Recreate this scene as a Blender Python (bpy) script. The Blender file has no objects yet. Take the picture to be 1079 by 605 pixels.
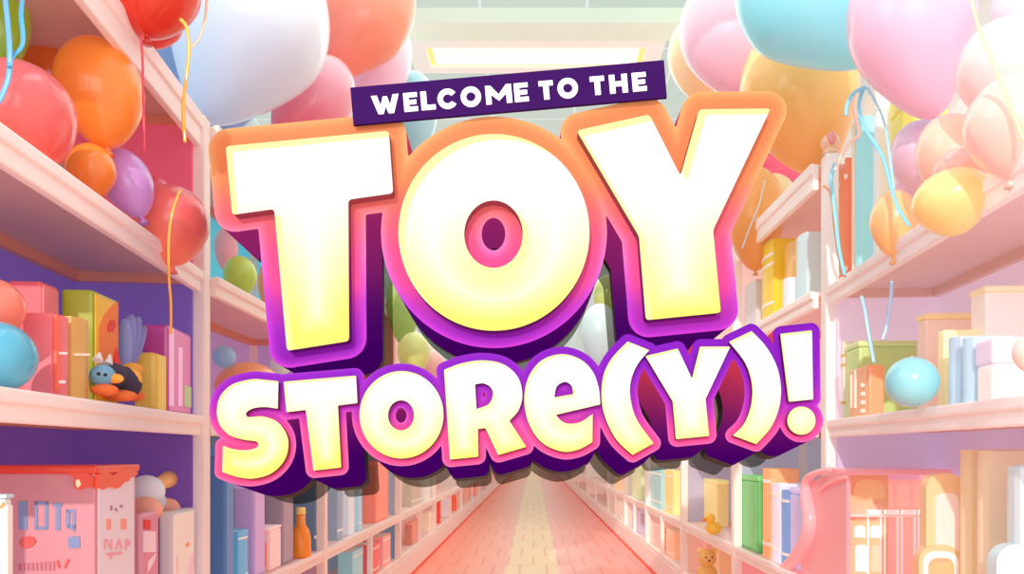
import bpy, bmesh, math, random
import numpy as np
from mathutils import Vector, Matrix
random.seed(7)
S = bpy.context.scene
COL = S.collection
F, VX, VY, EYE = 800.0, 562.0, 476.0, 1.4

# ------------------------------------------------------------------ camera
cam = bpy.data.cameras.new('camera'); camo = bpy.data.objects.new('camera', cam); COL.objects.link(camo)
cam.sensor_width = 36; cam.lens = 36*F/1079; cam.clip_start = .05
cam.shift_x = (539.5-VX)/1079; cam.shift_y = (VY-302.5)/1079
camo.location = (0, 0, EYE); camo.rotation_euler = (math.pi/2, 0, 0); S.camera = camo
S.view_settings.view_transform = 'Standard'; S.view_settings.look = 'None'

def at(px, py, d): return Vector(((px-VX)*d/F, d, EYE+(VY-py)*d/F))
def lin(c):
    c = [v/255 for v in c[:3]]
    return tuple(v/12.92 if v <= .04045 else ((v+.055)/1.055)**2.4 for v in c)
def linN(a):
    a = np.asarray(a, float)/255
    return np.where(a <= .04045, a/12.92, ((a+.055)/1.055)**2.4)

# ------------------------------------------------------------------ materials
_M = {}
def mat(c, rough=.5, em=.0, coat=0., bump=0., var=.05, trans=0.):
    k = (tuple(c), rough, em, coat, bump, var)
    if k in _M: return _M[k]
    m = bpy.data.materials.new('paint'); m.use_nodes = True; nt = m.node_tree; b = nt.nodes['Principled BSDF']
    L = lin(c)
    no = nt.nodes.new('ShaderNodeTexNoise'); no.inputs['Scale'].default_value = 3.5; no.inputs['Detail'].default_value = 2
    g = nt.nodes.new('ShaderNodeNewGeometry'); nt.links.new(g.outputs['Position'], no.inputs['Vector'])
    mx = nt.nodes.new('ShaderNodeMix'); mx.data_type = 'RGBA'
    mx.inputs['A'].default_value = (*[v*(1-var) for v in L], 1); mx.inputs['B'].default_value = (*[min(1, v*(1+var)) for v in L], 1)
    nt.links.new(no.outputs['Fac'], mx.inputs['Factor']); nt.links.new(mx.outputs['Result'], b.inputs['Base Color'])
    b.inputs['Roughness'].default_value = rough
    b.inputs['Coat Weight'].default_value = coat; b.inputs['Coat Roughness'].default_value = .08
    if em:
        nt.links.new(mx.outputs['Result'], b.inputs['Emission Color']); b.inputs['Emission Strength'].default_value = em
    _M[k] = m; return m
def vmat(name, em, rough=.5, coat=0., spec=.5, alb=1.):
    if name in _M: return _M[name]
    m = bpy.data.materials.new(name); m.use_nodes = True; nt = m.node_tree; b = nt.nodes['Principled BSDF']
    a = nt.nodes.new('ShaderNodeVertexColor'); a.layer_name = 'Col'
    mx = nt.nodes.new('ShaderNodeMix'); mx.data_type = 'RGBA'; mx.blend_type = 'MULTIPLY'; mx.inputs['Factor'].default_value = 1; mx.inputs['B'].default_value = (alb, alb, alb, 1)
    nt.links.new(a.outputs['Color'], mx.inputs['A']); nt.links.new(mx.outputs['Result'], b.inputs['Base Color']); nt.links.new(a.outputs['Color'], b.inputs['Emission Color'])
    b.inputs['Emission Strength'].default_value = em; b.inputs['Roughness'].default_value = rough
    b.inputs['Coat Weight'].default_value = coat; b.inputs['Coat Roughness'].default_value = .06
    b.inputs['Specular IOR Level'].default_value = spec
    _M[name] = m; return m

# ------------------------------------------------------------------ objects
def tag(o, label=None, cat=None, group=None, kind=None):
    if label: o['label'] = label
    if cat: o['category'] = cat
    if group: o['group'] = group
    if kind: o['kind'] = kind
    return o
def root(name, loc, label, cat, group=None, kind=None):
    o = bpy.data.objects.new(name, None); COL.objects.link(o); o.location = loc; o.empty_display_size = .05
    return tag(o, label, cat, group, kind)
def wloc(o):
    v = Vector(o.location)
    while o.parent: o = o.parent; v += Vector(o.location)
    return v
def mk(name, verts, faces, m, parent=None, smooth=False, cols=None):
    org = wloc(parent) if parent else (sum((Vector(v) for v in verts), Vector())/len(verts))
    me = bpy.data.meshes.new(name)
    me.from_pydata([tuple(Vector(v)-org) for v in verts], [], faces)
    if cols is not None:
        ca = me.color_attributes.new('Col', 'FLOAT_COLOR', 'POINT')
        a = np.ones((len(verts), 4), np.float32); a[:, :3] = cols; ca.data.foreach_set('color', a.ravel())
    bm = bmesh.new(); bm.from_mesh(me); bmesh.ops.recalc_face_normals(bm, faces=bm.faces); bm.to_mesh(me); bm.free()
    if smooth: me.polygons.foreach_set('use_smooth', [True]*len(me.polygons))
    me.materials.append(m)
    o = bpy.data.objects.new(name, me); COL.objects.link(o)
    if parent: o.parent = parent
    else: o.location = org
    return o

class MB:
    """collects solids in a bmesh, links them as one mesh"""
    def __init__(s): s.bm = bmesh.new()
    def hexa(s, c8, bev=0., seg=2):
        vs = [s.bm.verts.new(c) for c in c8]
        fs = [(0,3,2,1),(4,5,6,7),(0,1,5,4),(1,2,6,5),(2,3,7,6),(3,0,4,7)]
        ff = [s.bm.faces.new([vs[i] for i in f]) for f in fs]
        if bev > 0:
            es = list({e for f in ff for e in f.edges})
            bmesh.ops.bevel(s.bm, geom=es, offset=bev, segments=seg, affect='EDGES', profile=.6, clamp_overlap=True)
        return s
    def box(s, x0, x1, y0, y1, z0, z1, bev=0., seg=2):
        return s.hexa([(x0,y0,z0),(x1,y0,z0),(x1,y1,z0),(x0,y1,z0),(x0,y0,z1),(x1,y0,z1),(x1,y1,z1),(x0,y1,z1)], bev, seg)
    def prism(s, loop, off, bev=0.):
        n = len(loop); off = Vector(off)
        a = [s.bm.verts.new(p) for p in loop]; b = [s.bm.verts.new(Vector(p)+off) for p in loop]
        s.bm.faces.new(a); s.bm.faces.new(b[::-1])
        for i in range(n): s.bm.faces.new((a[i], b[i], b[(i+1) % n], a[(i+1) % n]))
        return s
    def ball(s, c, r, sc=(1,1,1), seg=16):
        M_ = Matrix.Translation(c) @ Matrix.Diagonal((r*sc[0], r*sc[1], r*sc[2], 1))
        bmesh.ops.create_uvsphere(s.bm, u_segments=seg, v_segments=max(6, seg//2+2), radius=1, matrix=M_); return s
    def cone(s, p0, p1, r0, r1, seg=12):
        p0 = Vector(p0); p1 = Vector(p1); d = p1-p0
        M_ = Matrix.Translation((p0+p1)/2) @ d.to_track_quat('Z', 'Y').to_matrix().to_4x4()
        bmesh.ops.create_cone(s.bm, cap_ends=True, segments=seg, radius1=r0, radius2=r1, depth=d.length, matrix=M_); return s
    def tube(s, pts, r, seg=6, flat=1.):
        pts = [Vector(p) for p in pts]; rings = []
        for i, p in enumerate(pts):
            t = (pts[min(i+1, len(pts)-1)]-pts[max(i-1, 0)]).normalized()
            a = t.cross(Vector((0, 1, 0)));
            a = a.normalized() if a.length > 1e-4 else Vector((1,0,0)); b = t.cross(a)
            rr = r(i/(len(pts)-1)) if callable(r) else r
            rings.append([s.bm.verts.new(p+a*math.cos(k*2*math.pi/seg)*rr+b*math.sin(k*2*math.pi/seg)*rr*flat) for k in range(seg)])
        for A, B in zip(rings, rings[1:]):
            for k in range(seg): s.bm.faces.new((A[k], A[(k+1) % seg], B[(k+1) % seg], B[k]))
        s.bm.faces.new(rings[0][::-1]); s.bm.faces.new(rings[-1]); return s
    def build(s, name, m, parent=None, smooth=False):
        bm = s.bm; bmesh.ops.recalc_face_normals(bm, faces=bm.faces)
        if parent: org = wloc(parent)
        else: org = sum((v.co for v in bm.verts), Vector())/len(bm.verts)
        for v in bm.verts: v.co -= org
        me = bpy.data.meshes.new(name); bm.to_mesh(me); bm.free()
        if smooth: me.polygons.foreach_set('use_smooth', [True]*len(me.polygons))
        me.materials.append(m); o = bpy.data.objects.new(name, me); COL.objects.link(o)
        if parent: o.parent = parent
        else: o.location = org
        return o

def catmull(P, n=8, closed=False):
    P = [Vector(p) for p in P]; out = []
    N = len(P)
    for i in range(N if closed else N-1):
        if closed: a, b, c, d = P[i-1], P[i], P[(i+1) % N], P[(i+2) % N]
        else: a, b, c, d = P[max(i-1, 0)], P[i], P[i+1], P[min(i+2, N-1)]
        for k in range(n):
            t = k/n
            out.append(.5*((2*b)+(c-a)*t+(2*a-5*b+4*c-d)*t*t+(3*b-a-3*c+d)*t**3))
    if not closed: out.append(P[-1])
    return out

# ================================================================== THE SIGNS
def glyph(z, ox, oy, sc, flags=None):
    """z: list of (x,y) corner or (x,y,1) smooth points in a crop's pixels -> smooth closed loop in photo pixels"""
    P = [(ox+p[0]/sc, oy+p[1]/sc, len(p) > 2) for p in z]; n = len(P); out = []
    for i in range(n):
        b, c = P[i], P[(i+1) % n]
        if not b[2] and not c[2]: out.append((b[0], b[1])); continue
        a = P[i-1] if b[2] else b; d = P[(i+2) % n] if c[2] else c
        a, d = np.array(a[:2]), np.array(d[:2]); bb, cc = np.array(b[:2]), np.array(c[:2])
        if not b[2]: a = 2*bb-cc if False else bb-(cc-bb)*.0
        for k in range(8):
            t = k/8
            q = .5*((2*bb)+(cc-a)*t+(2*a-5*bb+4*cc-d)*t*t+(3*bb-a-3*cc+d)*t**3)
            out.append(tuple(q))
    return np.array(out)
def roundc(loop, r):
    """round the sharp corners of a loop a little"""
    out = []; n = len(loop)
    for i in range(n):
        a, b, c = loop[i-1], loop[i], loop[(i+1) % n]
        u, v = a-b, c-b; lu, lv = np.linalg.norm(u), np.linalg.norm(v)
        cosang = np.dot(u, v)/(lu*lv+1e-9)
        if cosang < -.93: out.append(b); continue
        q = min(r, lu*.45, lv*.45); p0 = b+u/lu*q; p1 = b+v/lv*q
        for t in (0, .25, .5, .75, 1): out.append((1-t)**2*p0+2*t*(1-t)*b+t*t*p1)
    return np.array(out)
def ell(cx, cy, rx, ry, n=96, tw=0):
    t = np.arange(n)*2*math.pi/n; return np.stack([cx+rx*np.cos(t), cy+ry*np.sin(t)], 1)
def sdf(loops, X, Y):
    """signed distance, positive inside (even-odd)"""
    sh = X.shape; P = np.stack([X.ravel(), Y.ravel()], 1); D = np.full(len(P), 1e9); ins = np.zeros(len(P), bool)
    for L in loops:
        A = L; B = np.roll(L, -1, 0)
        for a, b in zip(A, B):
            ab = b-a; l2 = ab@ab
            if l2 < 1e-12: continue
            pa = P-a; t = np.clip(pa@ab/l2, 0, 1); d = ((pa-t[:, None]*ab)**2).sum(1); np.minimum(D, d, out=D)
            if a[1] != b[1]:
                cond = (a[1] > P[:, 1]) != (b[1] > P[:, 1])
                xi = (b[0]-a[0])*(P[:, 1]-a[1])/(b[1]-a[1])+a[0]; ins ^= cond & (P[:, 0] < xi)
    D = np.sqrt(D); return np.where(ins, D, -D).reshape(sh)
def cap(field, X, Y, h):
    """filled marching squares -> pts, faces, ordered boundary edges"""
    ny, nx = field.shape; V = []; idx = {}; Fc = []
    def gv(key, p):
        if key not in idx: idx[key] = len(V); V.append(p)
        return idx[key]
    ins = field > 0
    act = ins[:-1, :-1] | ins[1:, :-1] | ins[:-1, 1:] | ins[1:, 1:]
    for j, i in zip(*np.nonzero(act)):
        cs = [(j, i), (j, i+1), (j+1, i+1), (j+1, i)]; f = [field[c] for c in cs]; poly = []
        for k in range(4):
            c, d = cs[k], cs[(k+1) % 4]; fc, fd = f[k], f[(k+1) % 4]
            if fc > 0: poly.append(gv(c, (X[c], Y[c])))
            if (fc > 0) != (fd > 0):
                t = min(.98, max(.02, fc/(fc-fd))) if fc > 0 else 1-min(.98, max(.02, fd/(fd-fc))); kk = (min(c, d), max(c, d))
                poly.append(gv(kk, (X[c]+(X[d]-X[c])*t, Y[c]+(Y[d]-Y[c])*t)))
        if len(poly) >= 3: Fc.append(poly)
    es = {}
    for fcs in Fc:
        for a, b in zip(fcs, fcs[1:]+fcs[:1]):
            if (b, a) in es: del es[(b, a)]
            else: es[(a, b)] = 1
    return np.array(V), Fc, list(es)
class SignPlane:
    def __init__(s, px, py, D, vx, vy):
        s.C = at(px, py, D); s.n = Vector(((vx-VX)/F, 1, (VY-vy)/F)).normalized(); s.D = D
        s.V = (vx, vy); s.o = Vector((0, 0, EYE))
    def pts(s, P, off=0.):
        """photo pixels -> points of the plane pushed off metres along the normal"""
        d = np.stack([(P[:, 0]-VX)/F, np.ones(len(P)), (VY-P[:, 1])/F], 1); n = np.array(s.n)
        k = ((np.array(s.C)-np.array(s.o))@n+off)/(d@n)
        return np.array(s.o)+d*k[:, None]
    def push(s, W, off): return W+np.array(s.n)*off
def ramp(y, stops):
    ys = [a for a, _ in stops]; cs = np.array([c for _, c in stops], float)
    return np.stack([np.interp(y, ys, cs[:, k]) for k in range(3)], -1)
def extrude(name, V3, edges, n, d0, d1, m, parent, colf, back=False, faces=None, steps=1):
    """side wall from depth d0 to d1 along the normal"""
    used = sorted({i for e in edges for i in e}); ix = {v: k for k, v in enumerate(used)}
    vs = []; n = np.array(n); K = len(used)
    if not back:
        for s_ in range(steps+1): vs += [V3[i]+n*(d0+(d1-d0)*s_/steps) for i in used]
        fs = [(ix[a]+q*K, ix[b]+q*K, ix[b]+(q+1)*K, ix[a]+(q+1)*K) for a, b in edges for q in range(steps)]
    else:
        N = len(V3); vs = [v+n*d0 for v in V3]+[v+n*d1 for v in V3]
        fs = [(a, b, b+N, a+N) for a, b in edges]+[[i+N for i in f] for f in faces]
    vs = np.array(vs); c = colf(vs)
    return mk(name, [tuple(v) for v in vs], fs, m, parent, smooth=False, cols=linN(c))

SIGN_EM, LET_EM = .27, .32
def build_sign(name, label, cat, sp, glyphs, off, h, bbox, plate_stops, glow, side_stops, strip, yel, thick, dark, shade, raise_):  # last depths before the raise place the two drop shadow layers
    """glyphs: list of (part name, [loops]).  Plate is every glyph grown by off pixels."""
    x0, y0, x1, y1 = bbox; xs = np.arange(x0, x1, h); ys = np.arange(y0, y1, h); X, Y = np.meshgrid(xs, ys)
    fields = [sdf(g[1], X, Y) for g in glyphs]; U = np.max(fields, axis=0)
    r = root(name, tuple(sp.C), label, cat)
    pf = U+off; V, Fc, E = cap(pf, X, Y, h)
    d = np.interp(0, [0], [0])
    # distance from the plate's own rim at each vertex
    gi = np.clip(((V[:, 0]-x0)/h).round().astype(int), 0, len(xs)-1); gj = np.clip(((V[:, 1]-y0)/h).round().astype(int), 0, len(ys)-1)
    rim = np.clip(pf[gj, gi]/off, 0, 1)                      # 0 at the rim, 1 at the letter
    base = ramp(V[:, 1], plate_stops); gl = ramp(V[:, 1], glow)
    w = np.clip(1-rim/.62, 0, 1)**1.5
    cols = base*(1-w[:, None])+gl*w[:, None]
    W = sp.pts(V)
    mk('sign_plate', [tuple(v) for v in W], Fc, vmat('plate', SIGN_EM, .6, 0, .1, .55), r, cols=linN(cols))
    zpx = lambda vs: VY-(vs[:, 2]-EYE)*F/vs[:, 1]
    sidecol = lambda vs: ramp(zpx(vs), side_stops)
    o = extrude('side_wall', W, E, sp.n, 0, thick, vmat('side', .75, .6, 0, .0, .25), r, sidecol, steps=3); o['label'] = 'deep purple side wall'
    o = extrude('drop_shadow_core', W*1., E, sp.n, thick, dark, mat_dark, r, lambda vs: np.full((len(vs), 3), 20.), back=True, faces=Fc); o['label'] = 'black layer put in as the hard drop shadow'  # drop shadow modelled as a dark layer and a see-through sheet
    Wb = sp.push(W, shade)
    o = mk('drop_shadow_sheet', [tuple(v) for v in Wb], Fc, mat_shadow, r); o['label'] = 'see-through smoke layer put in as the soft drop shadow'
    # letters
    for (pn, loops), fld in zip(glyphs, fields):
        lx0 = min(L[:, 0].min() for L in loops)-3; lx1 = max(L[:, 0].max() for L in loops)+3
        ly0 = min(L[:, 1].min() for L in loops)-3; ly1 = max(L[:, 1].max() for L in loops)+3
        hh = h*.62; xs2 = np.arange(lx0, lx1, hh); ys2 = np.arange(ly0, ly1, hh); X2, Y2 = np.meshgrid(xs2, ys2)
        f2 = sdf(loops, X2, Y2); V2, F2, E2 = cap(f2, X2, Y2, hh)
        gi = np.clip(((V2[:, 0]-lx0)/hh).round().astype(int), 0, len(xs2)-1); gj = np.clip(((V2[:, 1]-ly0)/hh).round().astype(int), 0, len(ys2)-1)
        din = f2[gj, gi]
        sh = sdf(loops, V2[:, 0]-strip[0], V2[:, 1]-strip[1])
        sw = np.clip(.5-sh/(hh*.9), 0, 1)
        y = V2[:, 1]; g = np.clip((y-yel[0])/(yel[1]-yel[0]), 0, 1)
        inner = np.clip(1-din/yel[2], 0, 1)
        wy = np.clip(g**1.3*(.32+.95*inner**.7), 0, 1)
        c = np.array([255, 255, 255.])*(1-wy[:, None])+np.array([252, 252, 118.])*wy[:, None]
        c = c*(1-sw[:, None])+np.array([252, 253, 172.])*sw[:, None]  # pale strip paints a lit bevel on left and top edges
        W2 = sp.pts(V2, -raise_)
        lo = mk(pn, [tuple(v) for v in W2], F2, vmat('letter', LET_EM, .5, 0, .1, .47), r, cols=linN(c)); lo['label'] = 'white letter face shading to lemon at the bottom'
        o = extrude('letter_edge', W2, E2, sp.n, 0, raise_-.001, vmat('letter_edge', .5, .6, 0, .0, .3), lo if False else r,
                    lambda vs: ramp(zpx(vs), [(130, (185, 95, 75)), (220, (185, 75, 85)), (290, (150, 40, 110)), (345, (115, 25, 115)), (380, (110, 20, 120)), (480, (170, 60, 80))]))
        # the edge belongs to its letter
        o.parent = lo
    return r
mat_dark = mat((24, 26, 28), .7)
mat_shadow = bpy.data.materials.new('drop_shadow_tint'); mat_shadow.use_nodes = True  # tint of the drop shadow sheet behind the signs
_nt = mat_shadow.node_tree; _nt.nodes.remove(_nt.nodes['Principled BSDF'])
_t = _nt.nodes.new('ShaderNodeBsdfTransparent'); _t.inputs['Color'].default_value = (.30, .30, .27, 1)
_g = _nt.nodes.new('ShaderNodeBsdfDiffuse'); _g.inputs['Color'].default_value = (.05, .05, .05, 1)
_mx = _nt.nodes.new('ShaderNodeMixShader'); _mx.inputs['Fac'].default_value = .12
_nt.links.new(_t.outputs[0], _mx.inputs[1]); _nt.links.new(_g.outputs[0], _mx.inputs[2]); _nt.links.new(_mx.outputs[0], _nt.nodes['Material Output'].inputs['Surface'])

# TOY
T = roundc(np.array([(237.8,154.1),(409.6,137.8),(414.3,203.7),(367,210.4),(367.9,359.5),(302.3,369.8),(288.9,220.3),(244.6,226.5)]), 4)
Oo = ell(520.5, 244.9, 100.7, 103.7); Oi = ell(520, 246.8, 30.8, 35.5)
Yg = roundc(np.array([(607.5,137.6),(684.2,120.6),(717,185.3),(736.8,115.2),(812,114.4),(751.4,242.3),(759.6,329.6),(680.5,337.5),(673.3,249.2)]), 4)
spT = SignPlane(520, 245, 2.6, 543, 525)
def dep(D, r): return D*r/(1-r)
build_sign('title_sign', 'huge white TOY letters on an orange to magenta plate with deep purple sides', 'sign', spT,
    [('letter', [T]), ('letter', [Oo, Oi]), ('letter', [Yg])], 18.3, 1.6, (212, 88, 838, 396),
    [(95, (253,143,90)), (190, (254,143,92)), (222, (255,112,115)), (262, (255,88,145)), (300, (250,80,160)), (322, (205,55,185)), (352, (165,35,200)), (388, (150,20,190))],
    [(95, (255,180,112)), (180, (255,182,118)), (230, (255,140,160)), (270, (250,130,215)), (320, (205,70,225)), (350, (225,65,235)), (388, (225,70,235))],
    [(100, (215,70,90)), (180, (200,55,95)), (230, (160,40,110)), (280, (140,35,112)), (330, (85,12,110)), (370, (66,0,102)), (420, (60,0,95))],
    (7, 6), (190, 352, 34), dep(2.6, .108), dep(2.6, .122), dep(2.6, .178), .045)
# STORE(Y)!
k4 = 4.034
G = [
 ('letter', [glyph([(296,88),(293,205),(240,198,1),(190,203,1),(160,221,1),(168,240,1),(230,238,1),(290,260,1),(330,312,1),(338,370,1),(318,430,1),(265,480,1),(190,502,1),(120,495,1),(57,473),(60,362),(110,378,1),(170,380,1),(208,366,1),(203,345,1),(150,337,1),(90,318,1),(48,275,1),(34,215,1),(50,150,1),(100,102,1),(180,80,1),(240,82,1)],220,380,k4)]),
 ('letter', [glyph([(318,90),(626,64),(632,181),(549,191),(563,455),(445,468),(412,210),(330,220)],220,380,k4)]),
 ('letter', [ell(360+254.5/k4, 370+271/k4, 178.5/k4, 186/k4), ell(360+252.5/k4, 370+273.5/k4, 55/k4, 64/k4, 48)]),
 ('letter', [glyph([(72,140),(150,112,1),(240,100,1),(325,117,1),(385,170,1),(405,245,1),(390,310,1),(350,358),(422,468),(302,503),(248,388),(216,392),(218,510),(97,522)],450,355,k4),
             glyph([(204,202),(240,198,1),(270,215,1),(280,245,1),(262,286,1),(210,307)],450,355,k4)]),
 ('letter', [glyph([(373,328),(367,260,1),(342,190,1),(290,137,1),(210,114,1),(125,140,1),(68,212,1),(50,310,1),(70,410,1),(125,490,1),(210,528,1),(280,520,1),(340,488),(341,368),(290,402,1),(240,410,1),(207,397,1),(185,372)],540,345,k4),
             glyph([(178,298),(188,252,1),(222,232,1),(250,248,1),(258,284)],540,345,k4)]),
 ('bracket_mark', [glyph([(490,60),(582,97),(530,160,1),(502,235,1),(503,310,1),(530,395,1),(600,493),(510,543),(440,475,1),(393,380,1),(378,290,1),(388,200,1),(425,128,1)],540,345,k4)]),
 ('letter', [glyph([(242,122),(380,90),(440,218),(474,82),(603,82),(498,305),(513,462),(372,476),(358,315)],620,345,k4)]),
 ('bracket_mark', [glyph([(194,102),(290,56),(350,120,1),(397,205,1),(415,300,1),(405,390,1),(370,470,1),(310,537),(210,500),(258,450,1),(288,370,1),(291,280,1),(262,190,1)],720,335,k4)]),
 ('exclamation_mark', [glyph([(412,68),(547,53),(552,347),(448,357)],720,335,k4), ell(720+502/k4, 335+437/k4, 60/k4, 60/k4, 48)]),
]
G = [(n_, [roundc(L, 1.3) if len(L) < 200 and n_ else L for L in ls]) for n_, ls in G]
spS = SignPlane(545, 430, 2.36, 546, 615)
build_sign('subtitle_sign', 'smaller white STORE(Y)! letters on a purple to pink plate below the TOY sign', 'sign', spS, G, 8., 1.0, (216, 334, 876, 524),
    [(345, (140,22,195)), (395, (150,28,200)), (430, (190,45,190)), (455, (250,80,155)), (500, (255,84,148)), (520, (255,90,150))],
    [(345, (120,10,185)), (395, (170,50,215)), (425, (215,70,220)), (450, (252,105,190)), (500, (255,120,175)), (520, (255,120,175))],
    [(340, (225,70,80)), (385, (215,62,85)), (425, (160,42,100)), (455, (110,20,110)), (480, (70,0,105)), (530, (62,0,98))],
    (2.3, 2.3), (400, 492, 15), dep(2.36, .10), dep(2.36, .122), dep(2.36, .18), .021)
# banner
spB = SignPlane(535, 97, 2.605, 543, 525)
rb = root('welcome_banner', tuple(spB.C), 'dark purple tilted strip reading WELCOME TO THE above the TOY letters', 'banner')
bc = np.array([(369,92.3),(699.6,63.2),(702.8,102.6),(372.4,131.7)])
bw = spB.pts(bc); MB().prism([Vector(v) for v in bw], spB.n*.012).build('board', mat((56,22,84), 1., .12), rb).data.materials[0].node_tree.nodes['Principled BSDF'].inputs['Specular IOR Level'].default_value = 0
BO = np.array((369, 92.3)); bu = np.array((.9961, -.0880)); bv = np.array((.0880, .9961))
def bpt(u, v): return BO+bu*u+bv*v
T0, T1 = 10.9, 30.4; st = 5.6
def rect(a, b, c, d): return [(a, b), (c, b), (c, d), (a, d)]
def arcring(cu, cv, ro, ri, a0, a1, n=40):
    o = [(cu+ro*math.cos(t), cv+ro*math.sin(t)) for t in np.linspace(a0, a1, n)]
    return o+[(cu+ri*math.cos(t), cv+ri*math.sin(t)) for t in np.linspace(a1, a0, n)]
def Eg(u0, u1): return [[(u0,T0),(u1,T0),(u1,T0+4.6),(u0+st,T0+4.6),(u0+st,T0+7.6),(u1-1.2,T0+7.6),(u1-1.2,T0+12),(u0+st,T0+12),(u0+st,T1-4.7),(u1,T1-4.7),(u1,T1),(u0,T1)]]
def Tg(u0, u1): m_ = (u0+u1)/2; return [[(u0,T0),(u1,T0),(u1,T0+5),(m_+2.9,T0+5),(m_+2.9,T1),(m_-2.9,T1),(m_-2.9,T0+5),(u0,T0+5)]]
mv = (T0+T1)/2
bl = [('W', [[(20.8,T0),(27,T0),(30.4,T0+11),(33.2,T0+1.5),(37.6,T0+1.5),(40.4,T0+11),(43.8,T0),(50,T0),(43.6,T1),(38,T1),(35.4,T0+11.5),(32.8,T1),(27.2,T1)]]),
 ('E', Eg(54.8, 69.3)), ('L', [[(73,T0),(79,T0),(79,T1-5),(88,T1-5),(88,T1),(73,T1)]]),
 ('C', [arcring(101.2, mv, 10.6, 5, .62, 2*math.pi-.62)]),
 ('O', [arcring(125.8, mv, 10.7, 5, 0, 2*math.pi, 60)]),
 ('M', [[(141.5,T1),(141.5,T0),(147,T0),(155.2,T0+10),(163.5,T0),(169,T0),(169,T1),(163.2,T1),(163.2,T0+9.3),(155.2,T1-3),(147.2,T0+9.3),(147.2,T1)]]),
 ('E', Eg(171.8, 186.5)), ('T', Tg(198, 213)), ('O', [arcring(228.3, mv, 10.7, 5, 0, 2*math.pi, 60)]), ('T', Tg(252.2, 267.2)),
 ('H', [[(272.5,T0),(278.3,T0),(278.3,T0+7.3),(285.7,T0+7.3),(285.7,T0),(291.5,T0),(291.5,T1),(285.7,T1),(285.7,T0+12.3),(278.3,T0+12.3),(278.3,T1),(272.5,T1)]]), ('E', Eg(296.7, 311.4))]
for ch, polys in bl:
    mb = MB()
    for pl in polys:
        w_ = spB.pts(np.array([bpt(*q) for q in pl]), -.004); mb.prism([Vector(v) for v in w_], spB.n*.004)
    o = mb.build('letter', mat((255,255,255), .6, .3), rb); o['label'] = 'white capital %s' % ch

# ================================================================== ROOM
def struct(name, mb, m): return tag(mb.build(name, m), kind='structure')
# floor: five lengthwise stripes of tiles with grout, in world coordinates
def floor_mat():
    m = bpy.data.materials.new('striped_tiles'); m.use_nodes = True; nt = m.node_tree; b = nt.nodes['Principled BSDF']
    g = nt.nodes.new('ShaderNodeNewGeometry'); sx = nt.nodes.new('ShaderNodeSeparateXYZ'); nt.links.new(g.outputs['Position'], sx.inputs[0])
    mr = nt.nodes.new('ShaderNodeMapRange'); mr.inputs['From Min'].default_value = -1.5; mr.inputs['From Max'].default_value = 1.5
    nt.links.new(sx.outputs['X'], mr.inputs['Value'])
    cr = nt.nodes.new('ShaderNodeValToRGB'); cr.color_ramp.interpolation = 'LINEAR'
    f = lambda x: (x+1.5)/3
    st_ = [(0, (252,140,116)), (f(-1.25), (253,152,128)), (f(-.75), (253,176,152)), (f(-.36), (252,184,168)), (f(-.30), (250,220,180)), (f(.28), (250,220,178)), (f(.34), (252,188,178)), (f(.8), (252,170,158)), (1, (252,150,140))]
    el = cr.color_ramp.elements; el[0].position = 0; el[0].color = (*lin(st_[0][1]), 1); el[1].position = 1; el[1].color = (*lin(st_[-1][1]), 1)
    for p, c in st_[1:-1]: e = el.new(p); e.color = (*lin(c), 1)
    nt.links.new(mr.outputs[0], cr.inputs['Fac'])
    br = nt.nodes.new('ShaderNodeTexBrick'); br.inputs['Scale'].default_value = 1; br.inputs['Brick Width'].default_value = .32; br.inputs['Row Height'].default_value = .85
    br.inputs['Mortar Size'].default_value = .016; br.inputs['Mortar Smooth'].default_value = .3; br.offset = .5
    br.inputs['Color1'].default_value = (1, 1, 1, 1); br.inputs['Color2'].default_value = (.96, .96, .96, 1); br.inputs['Mortar'].default_value = (.88, .70, .66, 1)
    nt.links.new(g.outputs['Position'], br.inputs['Vector'])
    mx = nt.nodes.new('ShaderNodeMix'); mx.data_type = 'RGBA'; mx.blend_type = 'MULTIPLY'; mx.inputs['Factor'].default_value = 1
    nt.links.new(cr.outputs['Color'], mx.inputs['A']); nt.links.new(br.outputs['Color'], mx.inputs['B'])
    nt.links.new(mx.outputs['Result'], b.inputs['Base Color']); nt.links.new(mx.outputs['Result'], b.inputs['Emission Color']); b.inputs['Emission Strength'].default_value = .12
    b.inputs['Roughness'].default_value = .35
    return m
struct('floor', MB().box(-2.6, 2.6, -.5, 60, -.06, 0), floor_mat())
CEIL = 4.4
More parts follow.
